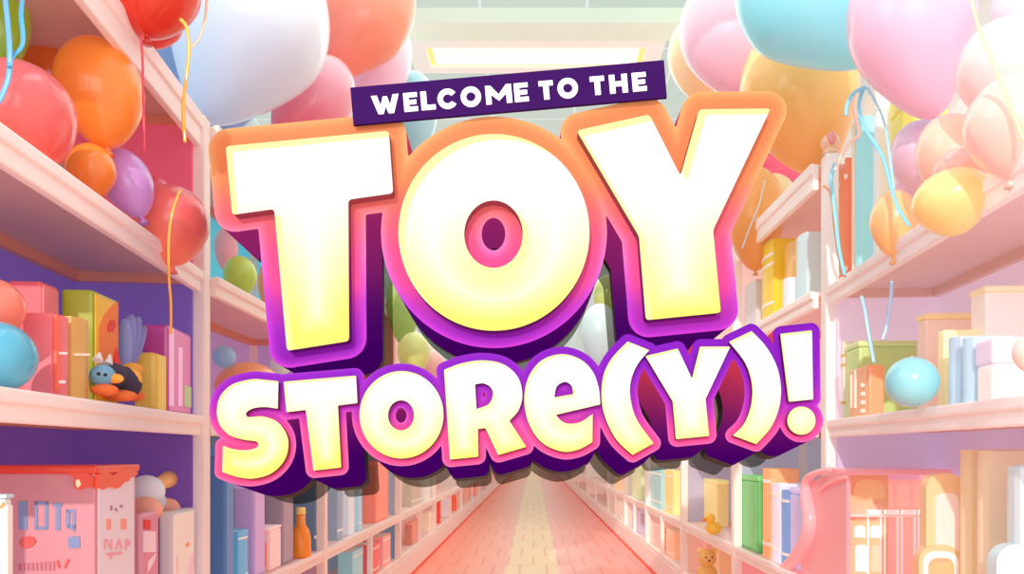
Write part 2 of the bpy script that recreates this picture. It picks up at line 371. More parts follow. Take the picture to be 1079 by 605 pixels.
def ceil_mat():
    m = bpy.data.materials.new('ceiling_tiles'); m.use_nodes = True; nt = m.node_tree; b = nt.nodes['Principled BSDF']
    g = nt.nodes.new('ShaderNodeNewGeometry')
    br = nt.nodes.new('ShaderNodeTexBrick'); br.offset = 0; br.inputs['Scale'].default_value = 1; br.inputs['Brick Width'].default_value = .72; br.inputs['Row Height'].default_value = 1.2
    br.inputs['Mortar Size'].default_value = .012; br.inputs['Color1'].default_value = (*lin((226,233,224)), 1); br.inputs['Color2'].default_value = (*lin((230,236,228)), 1); br.inputs['Mortar'].default_value = (1, 1, 1, 1)
    mp = nt.nodes.new('ShaderNodeMapping'); mp.inputs['Location'].default_value = (.36, .35, 0); nt.links.new(g.outputs['Position'], mp.inputs[0]); nt.links.new(mp.outputs[0], br.inputs['Vector'])
    mx = nt.nodes.new('ShaderNodeMix'); mx.data_type = 'RGBA'; mx.blend_type = 'MULTIPLY'; mx.inputs['Factor'].default_value = 1; mx.inputs['B'].default_value = (.12, .24, .24, 1); nt.links.new(br.outputs['Color'], mx.inputs['A'])
    nt.links.new(mx.outputs['Result'], b.inputs['Base Color']); nt.links.new(br.outputs['Color'], b.inputs['Emission Color']); b.inputs['Emission Strength'].default_value = .66; b.inputs['Roughness'].default_value = .8  # tiles glow by themselves, brightness put into emission instead of lighting
    return m
struct('ceiling', MB().box(-2.6, 2.6, 2.6, 60, CEIL, CEIL+.06), ceil_mat())
struct('trim_1', MB().box(-2.5, 2.5, 5.13, 5.36, CEIL-.10, CEIL), mat((190,202,186), .8, .75))
struct('wall_left', MB().box(-2.66, -2.6, -.5, 60, 0, CEIL), mat((205,228,232), .8, .15))
struct('wall_right', MB().box(2.6, 2.66, -.5, 60, 0, CEIL), mat((240,238,236), .8, .15))
struct('wall_back', MB().box(-2.6, 2.6, 60, 60.06, 0, CEIL), mat((250,235,220), .8, .2))
def clight(y, label):
    r = root('ceiling_light', (-.02, y, CEIL), label, 'light')
    d = y
    def rc(mb, w, dep_, z0, z1, cx=.02): return mb.box(-w/2+cx, w/2+cx, y-dep_/2, y+dep_/2, z0, z1, .004, 1)
    fm = MB()
    for (a, b_, c, e) in ((-.92,.96,-.24,-.13),(-.92,.96,.15,.24),(-.92,-.79,-.13,.15),(.83,.96,-.13,.15)): fm.box(a, b_, y+c, y+e, CEIL-.03, CEIL-.001)
    o = fm.build('frame', mat((226,230,224), .6, .45), r)
    MB().box(-.79, .83, y-.13, y+.15, CEIL-.012, CEIL-.002).build('reflector', mat((250,222,140), .6, .55), r)
    MB().box(-.745, .785, y-.10, y+.12, CEIL-.022, CEIL-.013).build('diffuser', mat((255,253,232), .5, 1.0), r)
clight(5.72, 'long glowing rectangular light panel with a cream frame above the aisle')

# ================================================================== SHELF UNITS
ZL = {'floor': .28, 'low': .74, 'mid': 1.55, 'up': 2.17}
TOPZ = 2.84
class Bay:
    def __init__(s, side, p0, p1, idx):
        s.side = side; s.p0 = Vector((*p0, 0)); s.p1 = Vector((*p1, 0)); s.idx = idx
        s.L = (s.p1-s.p0).length; s.u = (s.p1-s.p0).normalized()
        s.v = Vector((-s.u.y, s.u.x, 0)) if side == 'left' else Vector((s.u.y, -s.u.x, 0))
    def P(s, u, v, z): return s.p0+s.u*u+s.v*v+Vector((0, 0, z))
    def hexa(s, mb, u0, u1, v0, v1, z0, z1, bev=0., seg=2):
        return mb.hexa([s.P(u0,v0,z0), s.P(u1,v0,z0), s.P(u1,v1,z0), s.P(u0,v1,z0), s.P(u0,v0,z1), s.P(u1,v0,z1), s.P(u1,v1,z1), s.P(u0,v1,z1)], bev, seg)
    def u_of(s, px, v):
        """u where the sight line through column px meets the plane v behind the face"""
        k = (px-VX)/F; a = s.p0+s.v*v      # (a.x+u*ux) = k*(a.y+u*uy)
        return (k*a.y-a.x)/(s.u.x-k*s.u.y)
    def v_of(s, px, u):
        k = (px-VX)/F; a = s.p0+s.u*u
        return (k*a.y-a.x)/(s.v.x-k*s.v.y)
bays = {}
Lx = [( -1.252,1.72), (-1.426,3.26)]
bays['L1'] = Bay('left', *Lx, 1)
bays['R1'] = Bay('right', (1.308,1.72), (1.44,3.70), 1)
for k, (a, b) in enumerate(zip([3.352,5.12,7.98,10.85,14.9,20.,28.,40.], [5.12,7.98,10.85,14.9,20.,28.,40.,59.])): bays['L%d' % (k+2)] = Bay('left', (-1.4, a), (-1.4, b), k+2)
for k, (a, b) in enumerate(zip([3.80,5.32,7.17,9.44,11.65,14.3,20.,28.,40.], [5.32,7.17,9.44,11.65,14.3,20.,28.,40.,59.])): bays['R%d' % (k+2)] = Bay('right', (1.4, a), (1.4, b), k+2)
DP = .5
ordn = ['', 'nearest', 'second', 'third', 'fourth', 'fifth', 'sixth', 'seventh', 'eighth', 'ninth', 'tenth']
def unit(key, back, board, post, under=None):
    b = bays[key]; L = b.L; side = b.side
    ordw = ordn[b.idx]
    r = root('shelf_unit', tuple(b.P(L/2, DP/2, 0)), '%s pale pink open shelving unit on the %s side of the aisle' % (ordw, side), 'shelf', 'open shelving units along both sides of the aisle')
    far = b.idx > 2; BE = .5 if side == 'left' else .42; dv = list(back)  # BE: self-glow of backs and dividers, in place of light inside the bays
    if key == 'L1': dv[3] = (205, 84, 108)
    bev = .008 if not far else 0
    for k, (z0, z1) in enumerate([(0.2, .74), (.74, 1.55), (1.55, 2.17), (2.17, TOPZ)]):
        if key == 'R1' and k == 3: continue
        o = b.hexa(MB(), 0, L, DP, DP+.02, z0, z1).build('back_panel', mat(back[k], .8, BE), r)
        b.hexa(MB(), L-.03, L-.01, .031, DP, z0, z1-.023).build('divider', mat(dv[k], .8, BE), r)
    zup = 2.17 if side == 'left' else 2.2
    for z, th in ((.28, .05), (.74, .075), (1.55, .08), (zup, .085), (TOPZ, .13)):
        if key == 'R1' and z == TOPZ: continue
        o = b.hexa(MB(), .0, L, .03, DP, z-.022, z).build('shelf_board', mat(board, .55, .05), r)
        f = MB(); b.hexa(f, 0, L, 0, .03, z-th, z, bev); f.bm.verts.ensure_lookup_table()
        b.hexa(f, 0, L, -.012, .01, z-th*.42, z+.004, bev)
        f.build('front_rail', mat(post, .5, .08), r)
        g2 = MB(); b.hexa(g2, 0, L-.03, DP-.03, DP, z-.06, z-.022); b.hexa(g2, L-.055, L-.03, .031, DP-.03, z-.06, z-.022); g2.build('back_rail', mat(under or (235,160,135), .6, .05), r)
    k2 = MB(); b.hexa(k2, 0, L, -.015, .02, 0, .235, bev); k2.build('kickboard', mat((247,228,222), .5, .08), r)
    k3 = MB(); b.hexa(k3, 0, L, -.03, -.012, 0, .03); o = k3.build('floor_trim', mat((245,115,85), .6), r); o['label'] = 'thin orange strip along the floor'
    if b.idx == 1:
        topz = TOPZ+.01 if side == 'left' else 2.86
        b.hexa(MB(), L, L+.085, -.014, .05, 0, topz, .01).build('post', mat(post, .5, .08), r)
        b.hexa(MB(), L, L+.05, DP-.05, DP, 0, topz-.02, .006).build('post', mat(post, .5, .08), r)
    else:
        w = .07
        b.hexa(MB(), L-w, L, -.014, .045, 0, TOPZ, .006 if not far else 0).build('post', mat(post, .5, .08), r)
        b.hexa(MB(), L-.04, L, DP-.05, DP, 0, TOPZ-.02).build('post', mat(post, .5, .08), r)
        if far and b.L > 2.2 or key in ('L3', 'L5'):
            b.hexa(MB(), L*.5-.02, L*.5+.02, -.01, .03, .235, .70).build('stile', mat(post, .5, .08), r)
    return r
PL = ((150,80,110), (104,70,140), (106,76,152), (150,108,118))
unit('L1', ((110,60,110), (100,62,135), (108,80,156), (152,118,120)), (218,178,172), (250,232,224))
unit('L2', ((165,120,130), (92,108,130), (165,130,175), (95,195,215)), (235,190,182), (250,226,216))
unit('L3', ((110,125,145), (150,150,160), (170,140,150), (190,140,120)), (238,205,196), (248,228,218))
for k_ in ('L4', 'L5', 'L6', 'L7', 'L8', 'L9'): unit(k_, ((205,160,150), (195,175,165), (200,180,180), (210,200,190)), (242,215,208), (248,232,224))
unit('R1', ((215,180,190), (192,172,200), (218,196,214), (245,228,226)), (240,208,206), (253,240,234), (240,200,190))  # near right colours paled towards white to paint in bright haze
unit('R2', ((225,150,150), (172,165,185), (230,205,205), (238,212,206)), (242,205,200), (253,238,230), (240,180,150))
unit('R3', ((220,170,155), (170,160,178), (225,205,200), (235,215,205)), (242,212,205), (252,236,228), (238,180,150))
for k_ in ('R4', 'R5', 'R6', 'R7', 'R8', 'R9', 'R10'): unit(k_, ((218,185,172), (205,190,180), (225,208,200), (235,220,210)), (242,215,208), (250,236,228))
# finial on the near right post
b = bays['R1']; c = b.P(b.L+.04, .018, 2.86)
fr = root('post_finial', tuple(c), 'peach and pink onion knob on top of the near right shelf post', 'finial')
fm = MB().cone(c, c+Vector((0,0,.03)), .045, .03).ball(c+Vector((0,0,.062)), .045, (1.05,1.05,.95)); fm.build('knob', mat((252,205,170), .3, .1, .5), fr, True)
MB().ball(c+Vector((-.005,-.03,.07)), .03, (.8,.8,1.2)).build('pink_bud', mat((240,150,150), .3, .1, .5), fr, True)

# ================================================================== BOXES AND BOOKS
class Item: pass
def frame(key, pn, pm, pf, ytop, level, v0=.05, a=None, zb=None):
    """box on a shelf: pn/pm/pf = columns of the near-back, near-front and far-front edges, ytop = row of the near-front top corner"""
    b = bays[key]; um = b.u_of(pm, v0); uf = b.u_of(pf, v0)
    if a is None: a = b.v_of(pn, um)-v0
    a = max(.03, min(a, DP-v0-.012))
    z0 = ZL[level] if zb is None else zb
    if level == 'up' and key[0] == 'R': z0 = 2.2 if zb is None else zb
    z0 += .0015
    d = b.P(um, v0, 0).y; z1 = EYE+(VY-ytop)*d/F
    it = Item(); it.b = b; it.u0, it.u1, it.v0, it.v1, it.z0, it.z1 = um, uf, v0, v0+a, z0, max(z1, z0+.03)
    lim = b.L-.035
    it.u1 = min(it.u1, lim)
    if it.u1-it.u0 < .012: it.u1 = it.u0+.012
    it.c = b.P((it.u0+it.u1)/2, v0+a/2, z0); return it
def decal(name, it, face, polys, m, parent, th=.003, label=None):
    """flat marks given in photo pixels, laid on the near or the front face of a box"""
    b = it.b
    n = b.u if face == 'near' else b.v; p = b.P(it.u0, it.v0, 0); o = Vector((0, 0, EYE)); mb = MB()
    for pl in polys:
        pts = []
        for (x, y) in pl:
            d = Vector(((x-VX)/F, 1, (VY-y)/F)); t = (p-o).dot(n)/d.dot(n); pts.append(o+d*t)
        mb.prism(pts, -n*th)
    ob = mb.build(name, m, parent)
    if label: ob['label'] = label
    return ob
def R4(x0, y0, x1, y1): return [(x0,y0),(x1,y0),(x1,y1),(x0,y1)]
def book(it, label, c, pages=(250,240,225), bands=2, bandc=(255,245,235), group=None, rough=.45, cover2=None, em=.08):
    b = it.b; r = root('book', tuple(it.c), label, 'book', group)
    t = min(.008, (it.u1-it.u0)*.16); h = it.z1-it.z0; mb = MB()
    b.hexa(mb, it.u0, it.u0+t, it.v0+.004, it.v1, it.z0, it.z1, t*.3, 1)
    b.hexa(mb, it.u1-t, it.u1, it.v0+.004, it.v1, it.z0, it.z1, t*.3, 1)
    # rounded spine
    n = 7; loop = []
    for k in range(n+1):
        q = k/n; loop.append(b.P(it.u0+(it.u1-it.u0)*q, it.v0+.005-.012*math.sin(math.pi*q), it.z0))
    loop += [b.P(it.u1-t*.2, it.v0+.012, it.z0), b.P(it.u0+t*.2, it.v0+.012, it.z0)]
    mb.prism(loop, (0, 0, h))
    mb.build('cover', mat(c, rough, em, .15), r)
    pg = MB(); b.hexa(pg, it.u0+t, it.u1-t, it.v0+.012, it.v1-.006, it.z0+.004, it.z1-.008); pg.build('pages', mat(pages, .8, .08), r)
    if bands:
        for q in ([.84, .14] if bands == 2 else [.8, .68, .2] if bands == 3 else [.5]):
            loop = [b.P(it.u0+(it.u1-it.u0)*k/n, it.v0+.003-.0135*math.sin(math.pi*k/n), it.z0+h*q) for k in range(n+1)]
            loop += [b.P(it.u1, it.v0+.006, it.z0+h*q), b.P(it.u0, it.v0+.006, it.z0+h*q)]
            o = MB().prism(loop, (0, 0, h*.035)).build('spine_band', mat(bandc, .5, .1), r)
    return r
def carton(it, label, c, cf=None, lid=None, name='toy_box', cat='box', bev=.012, group=None, em=.08, lidh=.12, coat=.2):
    """rounded box; cf = colour of the face towards the aisle as a thin printed panel, lid = lid colour"""
    b = it.b; r = root(name, tuple(it.c), label, cat, group); h = it.z1-it.z0
    zl = it.z1-h*lidh if lid else it.z1
    mb = MB(); b.hexa(mb, it.u0, it.u1, it.v0, it.v1, it.z0, zl, min(bev, (it.u1-it.u0)*.3)); mb.build('body', mat(c, .45, em, coat), r)
    if lid:
        e = .004; mb = MB(); b.hexa(mb, it.u0-e, it.u1+e, it.v0-e, it.v1+e, zl, it.z1, min(bev, .01)); mb.build('lid', mat(lid, .45, em, coat), r)
    if cf:
        w = it.u1-it.u0; mb = MB(); b.hexa(mb, it.u0+w*.06, it.u1-w*.06, it.v0-.003, it.v0+.004, it.z0+h*.03, zl-h*.03, .002, 1); o = mb.build('printed_panel', mat(cf, .45, em, coat), r)
    return r
SH = 'on the near left middle shelf'
# ---- near left, middle shelf
it = frame('L1', 8, 44, 62, 296, 'mid', .16); carton(it, 'tall coral red box behind the pink book on the near left middle shelf', (232,96,104), (245,130,140))
it = frame('L1', 24, 56, 74, 330, 'mid', .05); r = book(it, 'thick pink book with coral spine, left of the tan book on the middle shelf', (240,122,130), bands=0)
decal('spine_label', it, 'front', [R4(59,371,68,373.5), R4(59,401,66,404)], mat((255,240,235), .5, .2), r, .0085, 'white printed dashes')
decal('spine_panel', it, 'front', [R4(56.5,332,61,412)], mat((250,110,84), .5, .1), r, .0078, 'orange spine stripe')
it = frame('L1', 60, 77, 95, 333, 'mid', .05); r = book(it, 'tan gold book between the coral spined book and the green and yellow box', (228,178,100), bands=0)
decal('spine_label', it, 'front', [R4(77.5,372.5,92,375)], mat((255,240,210), .5, .2), r, .0085)
it = frame('L1', 64, 98, 125, 305, 'mid', .07); r = carton(it, 'tall green and yellow toy box with an orange picture panel', (166,170,44), (250,196,38))
decal('picture_panel', it, 'front', [[(103,408),(103,345),(108,333),(117,322),(123,318),(123,414),(112,413)]], mat((248,128,48), .5, .1), r, .005, 'orange picture shape')
decal('picture_spot', it, 'front', [[(111,345),(114,338),(119,337),(120,343),(117,350),(112,350)]], mat((228,52,40), .5, .1), r, .007, 'red berry shaped spot')
it = frame('L1', 150, 176.5, 203, 342, 'mid', .03); r = carton(it, 'glossy pink box beside the near left post, with a green sticker', (200,70,150), (240,128,196), coat=.6)
decal('glare_stripe', it, 'front', [R4(178,346,182,428), R4(187,366,191,428)], mat((250,200,232), .4, .2), r, .005, 'pale pink painted glare')  # glare painted on as pale, faintly glowing stripes
decal('sticker', it, 'front', [[(193,406),(200,408),(200,430),(193,428)]], mat((198,218,160), .5, .1), r, .006, 'pale green sticker')
it = frame('L1', 140, 165, 175, 371, 'mid', .03); carton(it, 'small smooth yellow box standing in front of the glossy pink box', (246,200,84), (250,214,100), bev=.02)
# arch-sided yellow piece beside the dark toy
b = bays['L1']
# toy creature: black and orange plush with blue head
def P1(px, py, v, key='L1'):
    b = bays[key]; u = b.u_of(px, v); p = b.P(u, v, 0); return Vector((p.x, p.y, EYE+(VY-py)*p.y/F))
c0 = P1(122, 408, .03)
r = root('plush_toy', (c0.x, c0.y, 1.55), 'little black and orange plush animal with pale blue face by the yellow box', 'toy')
MB().ball(P1(127,404,.04), .062, (1.1,.9,.95)).ball(P1(119,396,.03), .042).build('body', mat((70,58,78), .8, .03), r, True)
MB().ball(P1(108,396,.03), .038, (1,.9,.95)).build('face', mat((120,175,205), .7, .08), r, True)
mb = MB(); mb.cone(P1(103,380,.03), P1(105,372,.03), .016, .004).cone(P1(114,384,.03), P1(116,374,.03), .014, .004); mb.build('ears', mat((235,225,225), .7, .08), r)
for q_ in ((P1(137,400,.01), .040, (1,.6,1)), (P1(139,389,.05), .045, (.9,.5,.5)), (P1(121,399,-.008), .026, (1.1,.5,.6))): MB().ball(*q_).build('patch', mat((252,176,72), .7, .08), r, True)
for q_ in ((P1(110,411,.02), .035, (1.2,1,.55)), (P1(126,417,.02), .040, (1.4,1,.5)), (P1(141,417,.03), .03, (1.2,1,.7))): MB().ball(*q_).build('paw', mat((245,120,56), .7, .08), r, True)
mb = MB().ball(P1(104,394,.0), .006).ball(P1(111,395,-.008), .006); mb.build('eyes', mat((40,35,45), .3), r, True)
mb = MB().cone(P1(123,384,.03), P1(122,366,.03), .011, .003); mb.build('flame_tuft', mat((235,60,50), .6, .1), r)
# feather
c0 = P1(135, 392, .07); r = root('feather_plume', (c0.x, c0.y, 1.55), 'upright violet blue feather plume behind the little plush animal', 'toy feather')
for k, (tx, ty) in enumerate(((132,336),(138,332),(145,334),(151,344),(128,344))):
    pts = [P1(131+(tx-131)*q, 395+(ty-395)*q, .075+.004*k) for q in (0,.15,.3,.45,.6,.75,.9,1)]
    MB().tube(pts, lambda q: .006+.026*math.sin(math.pi*min(1, q*.88+.08))**.8, 8, .35).build('barb', mat((150,150,205), .7, .1), r, True)
MB().tube([P1(130,424,.075), P1(131,410,.075), P1(132,395,.075)], .004).build('quill', mat((110,90,160), .6), r)
# ---- near left, lower shelf
it = frame('L1', -40, 100, 143, 498, 'low', .05); rC = carton(it, 'big dusty pink toy house box with dripping red icing roof', (220,146,152), (238,226,232), name='toy_house_box', bev=.006)
b = it.b; mb = MB(); b.hexa(mb, it.u0-.012, it.u1+.008, it.v0-.012, it.v1, it.z1-.004, it.z1+.022, .008); o = mb.build('icing_roof', mat((238,74,46), .35, .1, .5), rC)
red = mat((240,78,48), .35, .1, .5)
decal('icing_drip', it, 'near', [[(-12,491),(30,491.5),(75,494),(92,497),(99.5,503),(99.5,514),(92,513),(86,516),(80,514),(79,503),(70,499),(30,498),(-12,497.5)]], red, rC, .010, 'red icing running down')
decal('icing_drip', it, 'front', [[(100,500),(108,497),(116,501),(124,496),(134,495),(142,497.5),(142,500),(138,503),(135,502),(133,507),(128,508),(124,513),(120,515),(116,514),(112,513),(106,516),(103,513),(100,515)]], red, rC, .010, 'red icing running down')
decal('icing_sparkle', it, 'near', [[(82,506),(85,505),(87,510),(84,514),(82,511)]], mat((250,235,190), .4, .3), rC, .013)
blu = mat((135,150,190), .6, .05)
decal('printed_marks', it, 'near', [R4(20,528,29,558), R4(37,528.5,40,558), R4(47.5,529,51,558), R4(37,528.5,51,532), R4(39,555,50,558), R4(56,530,66,533.5), R4(59,533,64,559), R4(70,537,80,540), R4(70,537,74,556), R4(77,540,80,560), R4(72,553,80,557), [(72,566),(84,565),(85,577),(73,578)]], blu, rC, .003, 'faded blue block letter marks')
decal('printed_marks', it, 'near', [[(21,571),(25,566),(32,564.5),(37,567),(38.5,571),(34,576),(28,578),(23,576)]], mat((232,96,88), .6, .05), rC, .004, 'red oval mark')
decal('printed_marks', it, 'near', [[(60,591),(62,590),(64,598),(62,599)], [(68,596),(72,589),(74,590),(69,599)]], mat((232,96,88), .6, .05), rC, .004, 'red tick marks')
decal('printed_marks', it, 'near', [R4(20+k*4.5, 594-k*.3, 22+k*4.5, 601) for k in range(9)], mat((205,118,130), .6, .05), rC, .003, 'row of small pink strokes')
decal('printed_marks', it, 'front', [R4(111,547,115.5,558), R4(126,547,132,558)], mat((248,160,140), .6, .1), rC, .005, 'two coral window squares')
pk = mat((238,170,180), .6, .1)
decal('printed_marks', it, 'front', [R4(108,568,110,579), [(110,568),(112,568),(116,579),(114,579)], R4(115,568,117,579), [(120,579),(123,568),(125,568),(128,579),(126,579),(124,573),(122,579)], R4(130,568,132,580), [(132,568),(136,570),(136,575),(132,576)], [(110,583),(126,581),(128,584),(112,586)], [(113,586),(118,586),(115,590)]], pk, rC, .005, 'faint pink letter like marks')
decal('printed_marks', it, 'front', [R4(115,533,117,538), R4(125,532,128,535), [(119,537),(121,535),(123,540)]], mat((180,150,165), .6), rC, .005, 'tiny grey ticks')
it = frame('L1', -60, 6, 13, 521, 'low', .03); r = carton(it, 'pale ivory box at the far left, before the pink toy house box', (226,226,216), (240,236,226), lid=(190,215,220), lidh=.02)
decal('printed_marks', it, 'near', [[(0,534),(4,529),(5,532),(1,536)]], mat((250,160,90), .6, .1), r, .003)
it = frame('L1', 143, 150, 167, 541, 'low', .05); r = carton(it, 'narrow rose pink box with red square, right of the toy house box', (226,160,172), (222,140,160))
decal('printed_marks', it, 'front', [R4(151,548,157,558)], mat((220,56,60), .5, .1), r, .006, 'red square mark')
decal('printed_marks', it, 'front', [R4(150.5,560,163,582), [(155,592),(163,583),(162,590),(155,603)]], mat((244,214,222), .5, .1), r, .005, 'pale printed patches')
it = frame('L1', 167, 181, 206.5, 540, 'low', .015); r = carton(it, 'white box with orange spot and pink smear beside the near left post', (206,196,198), (250,238,228))
decal('printed_marks', it, 'front', [[(195,573),(198,571),(198,575),(195,577)]], mat((248,150,90), .5, .1), r, .005, 'orange spot')
decal('printed_marks', it, 'front', [[(197,605),(199,590),(202,581),(203,590),(202,605)], [(184,604),(184,586),(186,584),(187,604)]], mat((248,205,215), .5, .1), r, .005, 'pink smears')
c0 = P1(158, 525, .14); r = root('plush_bird', (c0.x, c0.y, c0.z-.1), 'white plush bird with peach head and wing peeking over the rose box', 'toy')
MB().ball(P1(154,518,.15), .088, (.8,.8,.75)).ball(P1(160,530,.17), .07, (.8,.8,.9)).build('body', mat((232,236,242), .7, .1), r, True)
MB().tube([P1(161,514,.12), P1(166,511,.12), P1(172,508,.12), P1(178,505,.12)], lambda q: .018+.018*q, 10).build('wing', mat((250,188,120), .7, .1), r, True)
for q_ in ((P1(153,537,.11), .07, (.95,.6,.7)), (P1(176,537,.12), .062, (.9,.6,.8))): MB().ball(*q_).build('paw', mat((248,176,150), .7, .1), r, True)
# ---- near left, upper shelf : magenta box and balloons
it = frame('L1', 140, 188, 194, 151, 'up', .22, a=.26); it.z1 += 0; carton(it, 'magenta pink box behind the balloons on the near left top shelf', (228,80,142), (212,62,118), coat=.4)

# ================================================================== BALLOONS
def balloon(px, py, d, rx, ry, c1, c2=None, tilt=0, label='', ga=90, taper=.18, knot=True, group=None, up=False, gs=1., string=None):
    """teardrop balloon centred at a point, radii in metres worked out at depth d; tilt turns the knot; ga = direction of the colour shift"""
    c = at(px, py, d); a = rx*d/F; bb = ry*d/F
    r = root('balloon', tuple(c), label, 'balloon', group)
    c2 = c2 or c1; V = []; Fc = []; nu, nv = 40, 28; cols = []
    R = Matrix.Rotation(math.radians(tilt), 3, 'Y')
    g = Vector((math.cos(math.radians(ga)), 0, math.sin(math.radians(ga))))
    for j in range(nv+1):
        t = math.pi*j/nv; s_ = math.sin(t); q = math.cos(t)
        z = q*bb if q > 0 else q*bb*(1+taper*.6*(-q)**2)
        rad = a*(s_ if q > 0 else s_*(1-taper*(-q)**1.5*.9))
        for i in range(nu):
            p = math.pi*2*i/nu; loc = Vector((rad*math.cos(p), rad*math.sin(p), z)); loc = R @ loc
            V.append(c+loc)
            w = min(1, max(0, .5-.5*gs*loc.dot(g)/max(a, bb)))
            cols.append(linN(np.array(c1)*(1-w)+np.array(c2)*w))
    for j in range(nv):
        for i in range(nu):
            A = j*nu+i; B = j*nu+(i+1) % nu; Fc.append((A, B, B+nu, A+nu))
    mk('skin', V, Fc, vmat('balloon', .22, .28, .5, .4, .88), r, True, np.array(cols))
    if knot:
        kz = -bb*(1+taper*.6); p0 = c+R @ Vector((0,0,kz+.012)); p1 = c+R @ Vector((0,0,kz-.028)); mb = MB()
        mb.tube([p0, p0.lerp(p1,.3), p0.lerp(p1,.55), p1], lambda q: [.016,.008,.009,.02][min(3, int(q*3.01))], 10); mb.build('knot', mat(c2, .3, .1, .5), r, True)
    return r
BL = 'balloons crowding the near left top shelf'
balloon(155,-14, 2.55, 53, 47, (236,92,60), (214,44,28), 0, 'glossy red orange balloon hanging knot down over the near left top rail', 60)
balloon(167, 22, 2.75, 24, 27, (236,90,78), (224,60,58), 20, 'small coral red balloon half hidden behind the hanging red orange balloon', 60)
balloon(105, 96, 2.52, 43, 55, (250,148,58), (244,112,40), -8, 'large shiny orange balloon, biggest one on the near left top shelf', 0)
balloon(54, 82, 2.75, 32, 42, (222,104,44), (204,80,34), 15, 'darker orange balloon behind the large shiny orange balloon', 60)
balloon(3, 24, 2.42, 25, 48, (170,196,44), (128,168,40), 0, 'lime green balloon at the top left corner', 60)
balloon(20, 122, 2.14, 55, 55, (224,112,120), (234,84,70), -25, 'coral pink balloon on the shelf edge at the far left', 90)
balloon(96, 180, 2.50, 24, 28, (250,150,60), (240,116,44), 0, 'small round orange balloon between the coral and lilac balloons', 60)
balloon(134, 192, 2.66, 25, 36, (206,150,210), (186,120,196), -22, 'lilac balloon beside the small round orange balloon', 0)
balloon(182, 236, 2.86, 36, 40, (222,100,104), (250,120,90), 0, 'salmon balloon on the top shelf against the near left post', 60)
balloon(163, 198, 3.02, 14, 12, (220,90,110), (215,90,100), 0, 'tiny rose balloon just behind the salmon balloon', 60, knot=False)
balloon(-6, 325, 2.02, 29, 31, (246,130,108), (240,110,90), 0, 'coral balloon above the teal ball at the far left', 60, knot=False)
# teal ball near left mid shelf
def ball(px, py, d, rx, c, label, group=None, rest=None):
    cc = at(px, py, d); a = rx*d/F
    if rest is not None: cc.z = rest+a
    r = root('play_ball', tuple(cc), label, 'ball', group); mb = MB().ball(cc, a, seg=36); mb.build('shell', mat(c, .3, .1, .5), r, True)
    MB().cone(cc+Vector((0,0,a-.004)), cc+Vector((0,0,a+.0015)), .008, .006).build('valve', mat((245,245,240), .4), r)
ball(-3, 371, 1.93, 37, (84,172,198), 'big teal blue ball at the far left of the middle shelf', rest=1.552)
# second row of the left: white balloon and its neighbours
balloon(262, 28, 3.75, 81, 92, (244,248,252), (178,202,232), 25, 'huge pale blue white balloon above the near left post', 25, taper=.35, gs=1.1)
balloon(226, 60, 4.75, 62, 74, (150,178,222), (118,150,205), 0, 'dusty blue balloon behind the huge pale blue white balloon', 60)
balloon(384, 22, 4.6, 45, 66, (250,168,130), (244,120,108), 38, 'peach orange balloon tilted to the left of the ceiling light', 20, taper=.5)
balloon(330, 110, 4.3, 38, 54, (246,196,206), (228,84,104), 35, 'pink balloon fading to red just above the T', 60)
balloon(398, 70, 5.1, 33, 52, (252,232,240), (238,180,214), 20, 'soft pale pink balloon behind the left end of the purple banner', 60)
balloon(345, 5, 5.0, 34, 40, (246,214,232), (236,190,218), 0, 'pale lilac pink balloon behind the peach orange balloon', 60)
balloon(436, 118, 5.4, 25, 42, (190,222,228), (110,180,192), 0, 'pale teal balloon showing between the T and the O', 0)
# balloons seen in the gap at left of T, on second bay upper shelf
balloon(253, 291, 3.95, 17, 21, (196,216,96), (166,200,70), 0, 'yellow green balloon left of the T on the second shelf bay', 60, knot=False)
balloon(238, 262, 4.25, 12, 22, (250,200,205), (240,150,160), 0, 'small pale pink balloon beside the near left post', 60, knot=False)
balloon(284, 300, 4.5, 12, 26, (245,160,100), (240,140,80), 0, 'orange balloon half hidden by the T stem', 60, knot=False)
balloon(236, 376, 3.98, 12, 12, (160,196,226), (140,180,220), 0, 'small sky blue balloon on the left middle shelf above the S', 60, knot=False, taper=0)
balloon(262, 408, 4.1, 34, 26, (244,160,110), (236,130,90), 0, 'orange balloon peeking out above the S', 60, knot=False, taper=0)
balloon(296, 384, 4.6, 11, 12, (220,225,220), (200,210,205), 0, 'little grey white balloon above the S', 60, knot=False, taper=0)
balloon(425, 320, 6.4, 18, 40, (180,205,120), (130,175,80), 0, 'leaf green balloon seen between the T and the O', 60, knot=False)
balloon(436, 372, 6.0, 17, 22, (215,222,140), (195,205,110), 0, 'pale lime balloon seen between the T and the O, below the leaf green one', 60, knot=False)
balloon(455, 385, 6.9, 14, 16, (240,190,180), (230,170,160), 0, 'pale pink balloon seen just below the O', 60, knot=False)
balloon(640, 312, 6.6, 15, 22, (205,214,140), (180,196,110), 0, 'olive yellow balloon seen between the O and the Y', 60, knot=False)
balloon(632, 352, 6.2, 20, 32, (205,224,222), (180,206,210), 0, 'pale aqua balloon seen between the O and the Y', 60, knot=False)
balloon(652, 338, 7.3, 12, 18, (246,176,160), (240,160,150), 0, 'salmon balloon seen between the O and the Y', 60, knot=False)
